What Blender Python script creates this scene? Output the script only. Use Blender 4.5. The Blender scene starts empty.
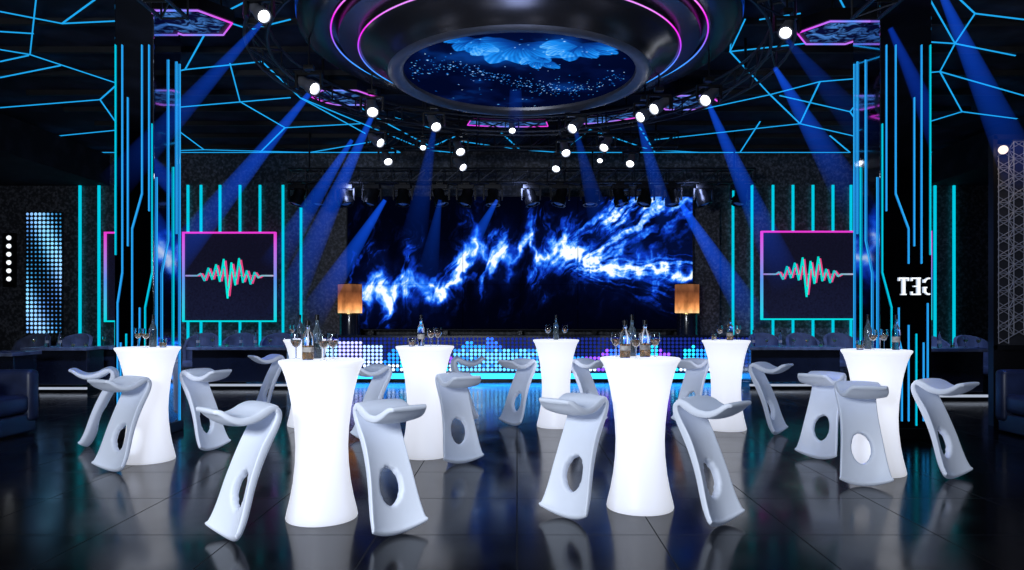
import bpy, math, random
import numpy as np
from mathutils import Vector, Matrix
random.seed(4); np.random.seed(4)
SC=bpy.context.scene
LK=SC.collection.objects.link
F=700.0; H=1.414; CX=517.0; HY=315.0
def P(px,py,d): return Vector(((px-CX)*d/F, d, H+(HY-py)*d/F))
def X(px,d): return (px-CX)*d/F
def Z(py,d): return H+(HY-py)*d/F
def onz(px,py,z):
    d=F*(z-H)/(HY-py); return Vector(((px-CX)*d/F,d,z))
def flo(px,py): return onz(px,py,0.0)

# ---------------- materials ----------------
def newmat(name):
    m=bpy.data.materials.new(name); m.use_nodes=True
    nt=m.node_tree; nt.nodes.clear()
    out=nt.nodes.new('ShaderNodeOutputMaterial')
    return m,nt,out
def pbr(name,col,rough=0.5,metal=0.0,emis=None,es=0.0,noise=0.0,nscale=8.0,trans=0.0,ior=1.45,bump=0.0,coat=0.0,spec=0.5):
    m,nt,out=newmat(name)
    b=nt.nodes.new('ShaderNodeBsdfPrincipled')
    b.inputs['Base Color'].default_value=(*col,1); b.inputs['Roughness'].default_value=rough
    b.inputs['Metallic'].default_value=metal; b.inputs['IOR'].default_value=ior
    b.inputs['Transmission Weight'].default_value=trans; b.inputs['Coat Weight'].default_value=coat
    b.inputs['Specular IOR Level'].default_value=spec
    if emis: b.inputs['Emission Color'].default_value=(*emis,1); b.inputs['Emission Strength'].default_value=es
    if noise>0 or bump>0:
        tc=nt.nodes.new('ShaderNodeTexCoord'); n=nt.nodes.new('ShaderNodeTexNoise'); n.inputs['Scale'].default_value=nscale
        n.inputs['Detail'].default_value=5
        nt.links.new(tc.outputs['Object'],n.inputs['Vector'])
        if noise>0:
            r=nt.nodes.new('ShaderNodeMapRange'); r.inputs[1].default_value=0.3; r.inputs[2].default_value=0.7
            r.inputs[3].default_value=1-noise; r.inputs[4].default_value=1+noise
            v=nt.nodes.new('ShaderNodeVectorMath'); v.operation='SCALE'; v.inputs[0].default_value=col
            nt.links.new(n.outputs['Fac'],r.inputs[0]); nt.links.new(r.outputs[0],v.inputs['Scale'])
            nt.links.new(v.outputs[0],b.inputs['Base Color'])
        if bump>0:
            bp=nt.nodes.new('ShaderNodeBump'); bp.inputs['Strength'].default_value=bump
            nt.links.new(n.outputs['Fac'],bp.inputs['Height']); nt.links.new(bp.outputs[0],b.inputs['Normal'])
    nt.links.new(b.outputs[0],out.inputs[0]); return m
def emi(name,col,s):
    m,nt,out=newmat(name); e=nt.nodes.new('ShaderNodeEmission')
    e.inputs[0].default_value=(*col,1); e.inputs[1].default_value=s
    nt.links.new(e.outputs[0],out.inputs[0]); return m
def grad(name,axis,lo,hi,stops,s,grain=0.0):
    m,nt,out=newmat(name); e=nt.nodes.new('ShaderNodeEmission'); e.inputs[1].default_value=s
    tc=nt.nodes.new('ShaderNodeTexCoord'); sp=nt.nodes.new('ShaderNodeSeparateXYZ')
    mr=nt.nodes.new('ShaderNodeMapRange'); mr.inputs[1].default_value=lo; mr.inputs[2].default_value=hi
    cr=nt.nodes.new('ShaderNodeValToRGB')
    while len(cr.color_ramp.elements)<len(stops): cr.color_ramp.elements.new(0.5)
    for el,(p,c) in zip(cr.color_ramp.elements,stops): el.position=p; el.color=(*c,1)
    nt.links.new(tc.outputs['Object'],sp.inputs[0]); nt.links.new(sp.outputs[axis],mr.inputs[0])
    nt.links.new(mr.outputs[0],cr.inputs[0]); nt.links.new(cr.outputs[0],e.inputs[0]); nt.links.new(e.outputs[0],out.inputs[0])
    if grain>0:
        mp=nt.nodes.new('ShaderNodeMapping'); mp.inputs['Scale'].default_value=(7,7,3); n=nt.nodes.new('ShaderNodeTexNoise'); n.inputs['Scale'].default_value=1.0; n.inputs['Detail'].default_value=6
        r=nt.nodes.new('ShaderNodeMapRange'); r.inputs[1].default_value=0.35; r.inputs[2].default_value=0.65; r.inputs[3].default_value=s*(1-grain); r.inputs[4].default_value=s*(1+grain)
        nt.links.new(tc.outputs['Object'],mp.inputs[0]); nt.links.new(mp.outputs[0],n.inputs[0]); nt.links.new(n.outputs[0],r.inputs[0]); nt.links.new(r.outputs[0],e.inputs[1])
    return m
def attrmat(name,s,back=False):
    m,nt,out=newmat(name); e=nt.nodes.new('ShaderNodeEmission'); e.inputs[1].default_value=s
    a=nt.nodes.new('ShaderNodeAttribute'); a.attribute_name='Col'
    nt.links.new(a.outputs['Color'],e.inputs[0]); nt.links.new(e.outputs[0],out.inputs[0]); return m
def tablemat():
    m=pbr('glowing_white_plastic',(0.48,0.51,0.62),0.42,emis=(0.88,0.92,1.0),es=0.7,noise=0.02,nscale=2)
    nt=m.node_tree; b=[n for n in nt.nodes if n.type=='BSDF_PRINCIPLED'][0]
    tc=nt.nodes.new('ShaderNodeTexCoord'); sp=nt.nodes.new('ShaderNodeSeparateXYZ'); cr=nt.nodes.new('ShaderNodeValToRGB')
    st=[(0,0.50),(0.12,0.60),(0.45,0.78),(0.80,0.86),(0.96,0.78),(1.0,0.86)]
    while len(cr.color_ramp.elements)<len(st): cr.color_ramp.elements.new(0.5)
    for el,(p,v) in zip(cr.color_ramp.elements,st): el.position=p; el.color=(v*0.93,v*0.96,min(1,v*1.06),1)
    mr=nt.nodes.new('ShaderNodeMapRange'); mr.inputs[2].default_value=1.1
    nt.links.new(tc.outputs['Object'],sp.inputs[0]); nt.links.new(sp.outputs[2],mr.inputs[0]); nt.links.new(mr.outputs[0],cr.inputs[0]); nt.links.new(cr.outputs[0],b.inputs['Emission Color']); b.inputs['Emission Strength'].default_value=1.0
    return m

M={}
M['black']=pbr('black_metal',(0.012,0.013,0.016),0.35,0.6)
M['blackmat']=pbr('matte_black',(0.01,0.011,0.015),0.7,noise=0.3)
M['gloss']=pbr('gloss_black_lacquer',(0.014,0.018,0.032),0.22,0.0,noise=0.2,nscale=3,coat=0.5)
M['mirror']=pbr('dark_mirror',(0.48,0.53,0.64),0.05,1.0,noise=0.05,nscale=2)
M['ringdark']=pbr('gloss_graphite',(0.085,0.085,0.10),0.24,0.85,noise=0.15,nscale=1.0)
M['silver']=pbr('rim_band',(0.16,0.165,0.19),0.40,0.85,noise=0.1)
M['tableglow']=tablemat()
M['stool']=pbr('white_moulded_plastic',(0.74,0.79,0.90),0.45,noise=0.02,nscale=3,emis=(0.50,0.64,1.0),es=0.09)  # faint bluish emission brightens the plastic; the stools are not lamps
M['lens']=emi('lamp_lens_glow',(0.95,0.98,1.0),6.0)
M['cyan']=emi('cyan_neon',(0.0,0.50,0.66),1.15)
M['blueneon']=emi('blue_neon',(0.01,0.29,0.66),1.3)
M['azure']=emi('azure_neon',(0.02,0.36,0.85),1.1)
M['sofa']=pbr('navy_leather',(0.014,0.022,0.055),0.4,noise=0.3,nscale=6,bump=0.1)
M['cloth']=pbr('grey_upholstery',(0.09,0.11,0.18),0.8,noise=0.3)
M['darktop']=pbr('dark_stone_top',(0.14,0.17,0.25),0.22,noise=0.4,nscale=6)
M['gold']=pbr('gold_metal',(0.7,0.45,0.15),0.3,1.0,noise=0.05)
M['glass']=pbr('clear_glass',(0.97,0.98,1.0),0.0,trans=1.0,ior=1.3,noise=0.01)
M['amber']=pbr('amber_liquor',(0.90,0.52,0.20),0.02,trans=0.85,ior=1.3,noise=0.02)
M['darkglass']=pbr('dark_bottle_glass',(0.18,0.24,0.28),0.05,trans=0.7,ior=1.4,noise=0.05)
M['label']=pbr('paper_label',(0.35,0.33,0.32),0.6,noise=0.4,nscale=40)
M['wine']=pbr('amber_drink',(0.90,0.55,0.28),0.05,trans=0.9,ior=1.3,noise=0.03)
M['whitesign']=emi('white_sign_glow',(0.9,0.95,1.0),1.2)
M['lantern']=grad('lantern_glow',2,0,0.62,[(0,(1.0,0.60,0.28)),(0.14,(0.90,0.36,0.12)),(0.38,(0.36,0.12,0.04)),(0.75,(0.12,0.04,0.018)),(1,(0.20,0.08,0.035))],1.15,0.35)
MAG=(0.85,0.02,0.75)
M['frameglow']=grad('frame_gradient_neon',2,-1.0,1.0,[(0,(0.0,0.65,0.7)),(0.45,(0.1,0.3,0.8)),(1,(0.75,0.04,0.6))],1.1)
M['ringneon']=grad('ring_gradient_neon',1,-1.5,1.0,[(0,(0.75,0.25,0.95)),(0.22,MAG),(0.42,(0.50,0.06,0.92)),(0.62,(0.10,0.22,1.0)),(1,(0.03,0.35,1.0))],1.2)
M['hexneon']=grad('hex_gradient_neon',0,-0.5,0.5,[(0,(0.75,0.05,0.8)),(0.5,(0.1,0.25,0.9)),(1,(0.8,0.05,0.7))],1.2)
M['wave']=grad('waveform_teal',0,-1.0,1.0,[(0,(0.3,0.2,0.6)),(0.22,(0.0,0.5,0.52)),(0.5,(0.0,0.75,0.65)),(0.78,(0.0,0.5,0.5)),(1,(0.4,0.4,0.6))],1.1)
M['wave2']=emi('waveform_coral',(0.75,0.06,0.22),1.0)
M['screenblk']=pbr('display_black',(0.012,0.014,0.03),0.2,emis=(0.02,0.02,0.06),es=0.22,noise=0.5,nscale=20)
M['led']=attrmat('led_pixels',1.0)
def hexpic():
    m,nt,out=newmat('hex_panel_picture'); e=nt.nodes.new('ShaderNodeEmission'); e.inputs[1].default_value=0.8
    tc=nt.nodes.new('ShaderNodeTexCoord'); n=nt.nodes.new('ShaderNodeTexNoise'); n.inputs['Scale'].default_value=5; n.inputs['Detail'].default_value=8; n.inputs['Distortion'].default_value=2
    cr=nt.nodes.new('ShaderNodeValToRGB'); cr.color_ramp.elements[0].position=0.42; cr.color_ramp.elements[0].color=(0.003,0.005,0.04,1)
    cr.color_ramp.elements[1].position=0.72; cr.color_ramp.elements[1].color=(0.1,0.35,1.0,1)
    nt.links.new(tc.outputs['Object'],n.inputs[0]); nt.links.new(n.outputs[0],cr.inputs[0]); nt.links.new(cr.outputs[0],e.inputs[0]); nt.links.new(e.outputs[0],out.inputs[0]); return m
M['hexpic']=hexpic()

def floor_mat():
    m,nt,out=newmat('dark_polished_tiles'); N=nt.nodes.new; L=nt.links.new
    b=N('ShaderNodeBsdfPrincipled'); tc=N('ShaderNodeTexCoord'); br=N('ShaderNodeTexBrick')
    br.offset=0.0; br.inputs['Scale'].default_value=1.0; br.inputs['Brick Width'].default_value=0.9; br.inputs['Row Height'].default_value=0.9
    br.inputs['Mortar Size'].default_value=0.0045; br.inputs['Mortar Smooth'].default_value=0.1
    br.inputs['Color1'].default_value=(0.0026,0.0026,0.0034,1); br.inputs['Color2'].default_value=(0.0040,0.0038,0.0046,1); br.inputs['Mortar'].default_value=(0.0005,0.0005,0.0008,1)
    n=N('ShaderNodeTexNoise'); n.inputs['Scale'].default_value=2.3; n.inputs['Detail'].default_value=8
    mr=N('ShaderNodeMapRange'); mr.inputs[1].default_value=0.3; mr.inputs[2].default_value=0.7; mr.inputs[3].default_value=0.11; mr.inputs[4].default_value=0.20
    L(tc.outputs['Object'],br.inputs['Vector']); L(tc.outputs['Object'],n.inputs['Vector']); L(n.outputs[0],mr.inputs[0])
    L(br.outputs['Color'],b.inputs['Base Color'])
    mx=N('ShaderNodeMix'); mx.data_type='FLOAT'; mx.inputs[3].default_value=0.7; L(br.outputs['Fac'],mx.inputs[0]); L(mr.outputs[0],mx.inputs[2]); L(mx.outputs[0],b.inputs['Roughness'])
    b.inputs['Specular IOR Level'].default_value=0.18; b.inputs['Specular Tint'].default_value=(0.72,0.82,1.0,1)
    L(b.outputs[0],out.inputs[0]); return m
def speck_mat(name,base,spk,scale=45,rough=0.55,spec=0.5):
    m,nt,out=newmat(name); N=nt.nodes.new; L=nt.links.new
    b=N('ShaderNodeBsdfPrincipled'); tc=N('ShaderNodeTexCoord'); v=N('ShaderNodeTexVoronoi'); v.inputs['Scale'].default_value=scale
    n=N('ShaderNodeTexNoise'); n.inputs['Scale'].default_value=scale*0.6; n.inputs['Detail'].default_value=6
    cr=N('ShaderNodeValToRGB'); cr.color_ramp.elements[0].position=0.45; cr.color_ramp.elements[0].color=(*base,1); cr.color_ramp.elements[1].position=0.75; cr.color_ramp.elements[1].color=(*spk,1)
    L(tc.outputs['Object'],v.inputs[0]); L(tc.outputs['Object'],n.inputs[0]); L(n.outputs[0],cr.inputs[0]); L(cr.outputs[0],b.inputs['Base Color'])
    bp=N('ShaderNodeBump'); bp.inputs['Strength'].default_value=0.4; L(v.outputs['Distance'],bp.inputs['Height']); L(bp.outputs[0],b.inputs['Normal'])
    b.inputs['Roughness'].default_value=rough; b.inputs['Specular IOR Level'].default_value=spec; L(b.outputs[0],out.inputs[0]); return m
M['wallspeck']=speck_mat('speckled_charcoal_wall',(0.020,0.023,0.030),(0.15,0.16,0.20),30)
M['ceil']=speck_mat('dark_ceiling',(0.010,0.014,0.026),(0.035,0.045,0.08),3,0.8,0.2)
M['sidewall']=speck_mat('dark_side_wall',(0.006,0.007,0.012),(0.018,0.02,0.03),5,0.8,0.2)

# ---------------- mesh builder ----------------
class MB:
    def __init__(s): s.v=[]; s.f=[]
    def add(s,vs,fs,mat=None):
        o=len(s.v)
        for p in vs:
            p=Vector(p); s.v.append(tuple(mat@p if mat else p))
        s.f+= [tuple(i+o for i in f) for f in fs]; return s
    def box(s,c,d,mat=None,bev=0.0):
        x,y,z=[a/2 for a in d]; cx,cy,cz=c
        if bev<=0:
            vs=[(cx+i*x,cy+j*y,cz+k*z) for i in(-1,1) for j in(-1,1) for k in(-1,1)]
            return s.add(vs,[(0,1,3,2),(4,6,7,5),(0,4,5,1),(2,3,7,6),(0,2,6,4),(1,5,7,3)],mat)
        import bmesh
        bm=bmesh.new(); bmesh.ops.create_cube(bm,size=1)
        for v in bm.verts: v.co=Vector((cx+v.co.x*2*x,cy+v.co.y*2*y,cz+v.co.z*2*z))
        bmesh.ops.bevel(bm,geom=bm.edges[:],offset=bev,segments=3,affect='EDGES',profile=0.5)
        bm.verts.ensure_lookup_table()
        vs=[v.co.copy() for v in bm.verts]; fs=[tuple(v.index for v in f.verts) for f in bm.faces]; bm.free()
        return s.add(vs,fs,mat)
    def lathe(s,prof,n=32,mat=None,cap0=True,cap1=True):
        vs=[];fs=[]
        for r,z in prof:
            for i in range(n):
                a=2*math.pi*i/n; vs.append((r*math.cos(a),r*math.sin(a),z))
        for k in range(len(prof)-1):
            for i in range(n):
                j=(i+1)%n; fs.append((k*n+i,k*n+j,(k+1)*n+j,(k+1)*n+i))
        if cap0: fs.append(tuple(reversed(range(n))))
        if cap1: fs.append(tuple((len(prof)-1)*n+i for i in range(n)))
        return s.add(vs,fs,mat)
    def tube(s,a,b,r,n=6):
        a=Vector(a);b=Vector(b);d=b-a;L=d.length
        if L<1e-6: return s
        q=d.to_track_quat('Z','Y').to_matrix().to_4x4()
        return s.lathe([(r,0),(r,L)],n,Matrix.Translation(a)@q)
    def torus(s,R,r,z=0,n=96,m=8,a0=0,a1=2*math.pi):
        vs=[];fs=[]
        for i in range(n):
            a=2*math.pi*i/n
            for j in range(m):
                b=2*math.pi*j/m; rr=R+r*math.cos(b); vs.append((rr*math.cos(a),rr*math.sin(a),z+r*math.sin(b)))
        for i in range(n):
            for j in range(m):
                i2=(i+1)%n;j2=(j+1)%m; fs.append((i*m+j,i2*m+j,i2*m+j2,i*m+j2))
        return s.add(vs,fs)
def obj_from(mb,name,mat,smooth=False):
    me=bpy.data.meshes.new(name); me.from_pydata(mb.v,[],mb.f); me.materials.append(mat)
    if smooth:
        me.polygons.foreach_set('use_smooth',[True]*len(me.polygons))
        try: me.set_sharp_from_angle(angle=math.radians(40))
        except Exception: pass
    me.update()
    o=bpy.data.objects.new(name,me); LK(o); return o
def tag(o,label,cat,group=None,kind=None):
    o['label']=label; o['category']=cat
    if group: o['group']=group
    if kind: o['kind']=kind
    return o
def thing(name,label,cat,loc=(0,0,0),rz=0,group=None,kind=None):
    e=bpy.data.objects.new(name,None); e.empty_display_size=0.1; LK(e); e.location=loc; e.rotation_euler=(0,0,rz)
    return tag(e,label,cat,group,kind)
def part(root,name,mb,mat,smooth=False,label=None):
    o=obj_from(mb,name,mat,smooth); o.parent=root
    if label:o['label']=label
    return o
def single(name,label,cat,mb,mat,loc=(0,0,0),rz=0,smooth=False,group=None,kind=None):
    o=obj_from(mb,name,mat,smooth); o.location=loc; o.rotation_euler=(0,0,rz); return tag(o,label,cat,group,kind)
def struct(name,mb,mat,label):
    o=obj_from(mb,name,mat); o['kind']='structure'; o['label']=label; o['category']=name.split('_')[0]; return o
def dup(root,loc,rz=None,label=None):
    n=root.copy(); LK(n); n.location=loc
    if rz is not None: n.rotation_euler=(0,0,rz)
    if label:n['label']=label
    for c in list(root.children):
        k=c.copy(); k.parent=n; LK(k)
        for g in list(c.children):
            h=g.copy(); h.parent=k; LK(h)
    return n

# ---------------- room ----------------
XW=12.4; YB=16.2; YF=-2.0; CZ=5.2
struct('floor',MB().box((0,(YB+YF)/2,-0.05),(2*XW,YB-YF,0.1)),floor_mat(),'dark polished large-format floor tiles')
struct('ceiling',MB().box((0,(YB+YF)/2,CZ+0.05),(2*XW,YB-YF,0.1)),M['ceil'],'dark blue-black club ceiling')
struct('wall_back',MB().box((0,YB+0.05,CZ/2),(2*XW,0.1,CZ)),M['wallspeck'],'speckled charcoal wall behind the stage')
struct('wall_left',MB().box((-XW-0.05,(YB+YF)/2,CZ/2),(0.1,YB-YF,CZ)),M['sidewall'],'dark side wall')
struct('wall_right',MB().box((XW+0.05,(YB+YF)/2,CZ/2),(0.1,YB-YF,CZ)),M['sidewall'],'dark side wall')
struct('wall_front',MB().box((0,YF-0.05,CZ/2),(2*XW,0.1,CZ)),M['sidewall'],'dark wall behind the seating')
for i,sx in enumerate((-1,1)):
    mb=MB().box((sx*(XW-1.5),14.2,4.75),(3.0,3.9,0.7))
    struct('trim_%d'%(i+1),mb,M['sidewall'],'dark lowered side soffit')
g='dark joists across the ceiling'
for k in range(9):
    y=8.0+k*0.95
    single('ceiling_joist','slim black joist running across the ceiling','beam',MB().box((0,0,0),(16.5,0.07,0.08)),M['blackmat'],(0,y,CZ-0.04),group=g)

# ---------------- ceiling neon net ----------------
nets=[[(0,12),(62,24),(148,20),(214,18)],[(36,0),(30,55),(0,50)],[(30,55),(118,84),(185,70),(262,62)],[(62,24),(95,0)],
[(0,108),(100,100),(121,130),(0,142)],[(118,84),(150,110),(290,98)],[(150,110),(204,150),(310,156),(372,142)],[(262,62),(300,98),(400,168)],
[(185,70),(214,18),(250,0)],[(300,98),(425,150),(452,158)],[(100,100),(118,84)],[(20,158),(120,160),(204,150)],[(400,168),(340,176)],[(425,150),(470,130)],
[(590,130),(650,150),(700,168),(850,160)],[(640,128),(655,165),(700,168)],[(655,140),(800,124),(870,140)],[(760,122),(740,166)],[(800,124),(770,95),(700,110)],
[(735,0),(730,52),(770,95)],[(730,52),(860,38),(955,44),(1015,56)],[(820,82),(940,72),(1024,96)],[(770,95),(820,82)],[(940,72),(962,112),(1024,120)],[(930,0),(955,44),(940,72)],
[(870,140),(962,112)],[(870,140),(900,160),(1010,155)],[(860,38),(840,0)],[(800,124),(820,82)],[(560,158),(640,160),(655,165)],[(590,130),(560,158)],
[(0,78),(60,66)],[(148,20),(160,0)],[(0,32),(33,34)],[(230,64),(240,102),(285,128),(360,124)],
[(285,128),(260,154)],[(180,164),(290,162),(340,164)],[(340,82),(365,112),(440,152)],[(450,140),(520,150),(560,158)],
[(600,150),(650,150)],[(850,160),(830,136)],[(760,20),(800,14)],[(880,74),(905,112)],
[(905,112),(880,138)],[(1024,20),(975,14),(960,0)],[(975,14),(955,44)],[(860,100),(905,112)],[(120,130),(180,128)],
[(0,62),(28,56)],[(214,18),(250,30),(290,20)],[(395,118),(430,128)],[(500,132),(520,150)],[(780,96),(850,112),(870,140)],[(850,112),(860,100)],[(745,20),(730,52)]]
for pl in nets:
    pts=[onz(x,y,CZ-0.10) for x,y in pl]
    pts=[Vector((p.x*min(1,15.9/p.y),min(p.y,15.9),p.z)) for p in pts]
    mb=MB(); c=pts[0].copy()
    for a,b in zip(pts,pts[1:]):
        if (b-a).length<0.02: continue
        d=(b-a).normalized(); s=Vector((-d.y,d.x,0))*0.0085*max(0.9,a.y/9.5); up=Vector((0,0,0.012))
        a2=a-d*0.008;b2=b+d*0.008
        vs=[a2-s,a2+s,b2+s,b2-s]; vs=[v-c for v in vs]; vs+= [v+up for v in vs]
        mb.add(vs,[(0,3,2,1),(4,5,6,7),(0,1,5,4),(1,2,6,5),(2,3,7,6),(3,0,4,7)])
    single('ceiling_neon_line','thin blue neon line zigzagging across the dark ceiling','neon light',mb,M['blueneon'],c,group='blue neon network on the ceiling')

# ---------------- ceiling rotunda ----------------
DC=(0.03,8.95)
def vnoise(x,y,seed):
    rs=np.random.RandomState(seed); T=rs.rand(256,256)
    xi=np.floor(x).astype(int);yi=np.floor(y).astype(int);fx=x-xi;fy=y-yi
    fx=fx*fx*(3-2*fx);fy=fy*fy*(3-2*fy)
    g=lambda a,b:T[a%256,b%256]
    return (g(xi,yi)*(1-fx)+g(xi+1,yi)*fx)*(1-fy)+(g(xi,yi+1)*(1-fx)+g(xi+1,yi+1)*fx)*fy
def fbm(x,y,seed,o=4):
    r=0;a=0.5;t=0
    for k in range(o): r=r+a*vnoise(x*2**k,y*2**k,seed+k);t+=a;a*=0.5
    return r/t
def ramp(b,stops):
    xs=[s[0] for s in stops]; return np.stack([np.interp(b,xs,[s[1][i] for s in stops]) for i in range(3)],-1)
def setcol(me,col):
    a=me.color_attributes.new('Col','FLOAT_COLOR','POINT'); c=np.ones((len(col),4),dtype=np.float32); c[:,:3]=col; a.data.foreach_set('color',c.ravel())
rot=thing('ceiling_rotunda','huge round stepped black ceiling feature with neon rings','ceiling light',(DC[0],DC[1],CZ))
part(rot,'outer_drum',MB().lathe([(2.65,0.0),(2.72,-0.05),(2.72,-0.30),(2.62,-0.36),(2.36,-0.36),(2.36,-0.26),(2.30,-0.24)],128,cap0=False,cap1=False),M['ringdark'],True)
part(rot,'stepped_cone',MB().lathe([(2.30,-0.24),(2.24,-0.42),(2.00,-0.44),(2.0,-0.50),(1.92,-0.56),(1.78,-0.62),(1.70,-0.72),(1.66,-0.76)],128,cap0=False,cap1=False),M['ringdark'],True)
part(rot,'inner_rim',MB().lathe([(1.66,-0.76),(1.60,-0.79),(1.53,-0.79),(1.47,-0.74),(1.45,-0.62)],128,cap0=False,cap1=False),M['silver'],True,'smooth dark metal inner rim')
part(rot,'glow_band',MB().lathe([(2.735,-0.10),(2.735,-0.22)],128,cap0=False,cap1=False),emi('under_rim_blue_glow',(0.01,0.10,0.75),0.5),True,'blue glowing band around the rim')
part(rot,'neon_ring',MB().torus(2.33,0.009,-0.365,160),M['ringneon'],True,'pink to blue outer neon ring')
part(rot,'neon_ring',MB().torus(2.01,0.008,-0.51,160),M['ringneon'],True,'pink to blue inner neon ring')
nr,na=180,520
vs=[(0,0,0)];fs=[]
for i in range(1,nr+1):
    for j in range(na):
        a=2*math.pi*j/na; r=1.47*i/nr; vs.append((r*math.cos(a),r*math.sin(a),0))
for j in range(na): fs.append((0,1+(j+1)%na,1+j))
for i in range(nr-1):
    for j in range(na):
        j2=(j+1)%na; fs.append((1+i*na+j,1+i*na+j2,1+(i+1)*na+j2,1+(i+1)*na+j))
mb=MB(); mb.v=[(x,y,-0.70) for x,y,z in vs]; mb.f=fs
led=part(rot,'led_display',mb,M['led'],False,'round LED ceiling display of blue petals and stars')
V=np.array(vs); x=V[:,0]; y=V[:,1]
b=0.03+0.16*np.clip(fbm(x*1.8+5,y*1.8+9,3)-0.45,0,1)*3
b+=0.10*np.exp(-((x-0.1)**2/0.7+(y+0.75)**2/0.3))
pet=[]
for fx_,fy_,L_,angs in [(0.02,-1.00,0.72,(172,148,120,90,60,32,8)),(0.72,-1.00,0.56,(165,135,100,65,35,5)),(-0.45,-1.10,0.46,(170,130,95,60)),(0.30,-0.55,0.40,(140,100,60))]:
    for k,an in enumerate(angs): pet.append((fx_,fy_,an,L_*(0.90+0.14*(k%3)/2),L_*0.52))
for cxp,cyp,ang,L,W in pet:
    a=math.radians(ang); u=(x-cxp)*math.cos(a)+(y-cyp)*math.sin(a); w=-(x-cxp)*math.sin(a)+(y-cyp)*math.cos(a)
    w=w-0.06*np.sin(u/L*3.0)
    t=np.clip(u/L,0,1); hw=W*0.5*np.maximum(np.sin(np.pi*t**1.25),0)**0.7*(1+0.06*np.sin(u*40))+1e-4
    q=np.abs(w)/hw; m=((u>0)&(u<L)).astype(float)*np.clip((1-q)*3.2,0,1)
    vein=0.5+0.5*np.cos(np.arctan2(w,u+0.02)*50)
    edge=np.exp(-((q-0.86)/0.12)**2)
    val=0.10+0.30*t+0.30*edge*t+0.16*vein*t
    b=b*(1-0.55*m)+val*m
rs=np.random.RandomState(8)
for k in range(460):
    if k<330:
        sx=rs.uniform(-1.38,1.38); sy=0.20+0.42*math.sin(sx*2.1+0.4)+rs.normal(0,0.15)
    else: sx,sy=rs.uniform(-1.4,1.4,2)
    s=rs.choice([0.006,0.007,0.008,0.013],p=[.35,.3,.25,.1]); b=b+rs.uniform(0.3,1.2)*np.exp(-((x-sx)**2+(y-sy)**2)/(s*s))
setcol(led.data,ramp(np.clip(b,0,1.2),[(0,(0.0,0.001,0.010)),(0.12,(0.001,0.005,0.045)),(0.3,(0.003,0.06,0.36)),(0.55,(0.01,0.28,0.95)),(0.80,(0.2,0.62,1)),(1.1,(0.95,1,1))]))
part(rot,'backing_plate',MB().lathe([(1.46,-0.60),(1.46,-0.64)],64),M['blackmat'])
def arc_screen(a0,a1,R0,R1):
    am=math.radians((a0+a1)/2); c=Vector((DC[0]+R0*math.cos(am),DC[1]+R0*math.sin(am),CZ))
    root=thing('curved_ceiling_screen','curved blue picture screen with magenta-blue neon edge by the rotunda','screen',c,0,'curved ceiling screens')
    n=14; zb=-0.34
    def pt(R,t,z): 
        a=math.radians(a0+(a1-a0)*t); return (DC[0]+R*math.cos(a)-c.x,DC[1]+R*math.sin(a)-c.y,z)
    mb=MB();fs=[];vs=[]
    for i in range(n+1): vs+=[pt(R0,i/n,zb),pt(R1,i/n,zb),pt(R1,i/n,zb+0.1),pt(R0,i/n,zb+0.1)]
    for i in range(n):
        for k in range(4): fs.append((i*4+k,i*4+(k+1)%4,i*4+4+(k+1)%4,i*4+4+k))
    fs+=[(0,1,2,3),(n*4+3,n*4+2,n*4+1,n*4)]
    part(root,'housing',MB().add(vs,fs),M['black'])
    vs=[];fs=[]
    for i in range(n+1): vs+=[pt(R0+0.05,i/n,zb-0.006),pt(R1-0.05,i/n,zb-0.006)]
    for i in range(n): fs.append((i*2,i*2+1,i*2+3,i*2+2))
    part(root,'display',MB().add(vs,fs),M['hexpic'])
    mb=MB()
    for i in range(n):
        for R in(R0+0.02,R1-0.02): mb.tube(pt(R,i/n,zb-0.01),pt(R,(i+1)/n,zb-0.01),0.009)
    for t in(0,1): mb.tube(pt(R0+0.02,t,zb-0.01),pt(R1-0.02,t,zb-0.01),0.009)
    part(root,'neon_border',mb,M['hexneon'])
    for t in(0.2,0.8): part(root,'hanging_rod',MB().tube(pt((R0+R1)/2,t,zb+0.1),pt((R0+R1)/2,t,-0.001),0.012),M['black'])
arc_screen(82,104,3.40,3.85); arc_screen(56,72,3.40,3.85)

# ---------------- trusses ----------------
def truss_ring(R,s,n,z):
    mb=MB(); rr=[(R-s/2,z),(R+s/2,z),(R-s/2,z+s),(R+s/2,z+s)]
    for r,zz in rr: mb.torus(r,0.020,zz,n=n*2,m=6)
    for i in range(n):
        a=2*math.pi*i/n;b2=2*math.pi*(i+1)/n
        p=[Vector((r*math.cos(a),r*math.sin(a),zz)) for r,zz in rr]; q=[Vector((r*math.cos(b2),r*math.sin(b2),zz)) for r,zz in rr]
        for i0,i1 in((0,1),(1,3),(3,2),(2,0)): mb.tube(p[i0],p[i1],0.013,5)
        mb.tube(p[0],q[1],0.011,5); mb.tube(p[2],q[0],0.011,5); mb.tube(p[1],q[3],0.011,5)
    return mb
def truss_line(L,s,n):
    mb=MB()
    cs=[(-s/2,0),(s/2,0),(-s/2,s),(s/2,s)]
    for y,z in cs: mb.tube((-L/2,y,z),(L/2,y,z),0.022)
    for i in range(n+1):
        x0=-L/2+L*i/n
        for a,b2 in((0,1),(1,3),(3,2),(2,0)): mb.tube((x0,*cs[a]),(x0,*cs[b2]),0.012,5)
        if i<n:
            x1=x0+L/n
            mb.tube((x0,*cs[0]),(x1,*cs[2]),0.012,5); mb.tube((x0,*cs[1]),(x1,*cs[3]),0.012,5); mb.tube((x0,*cs[0]),(x1,*cs[1]),0.012,5)
    return mb
M['truss']=pbr('truss_dark_metal',(0.045,0.05,0.06),0.35,0.8)
tr=thing('lighting_truss','black circular lattice truss ringing the ceiling feature','truss',(DC[0],DC[1],4.56))
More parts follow.
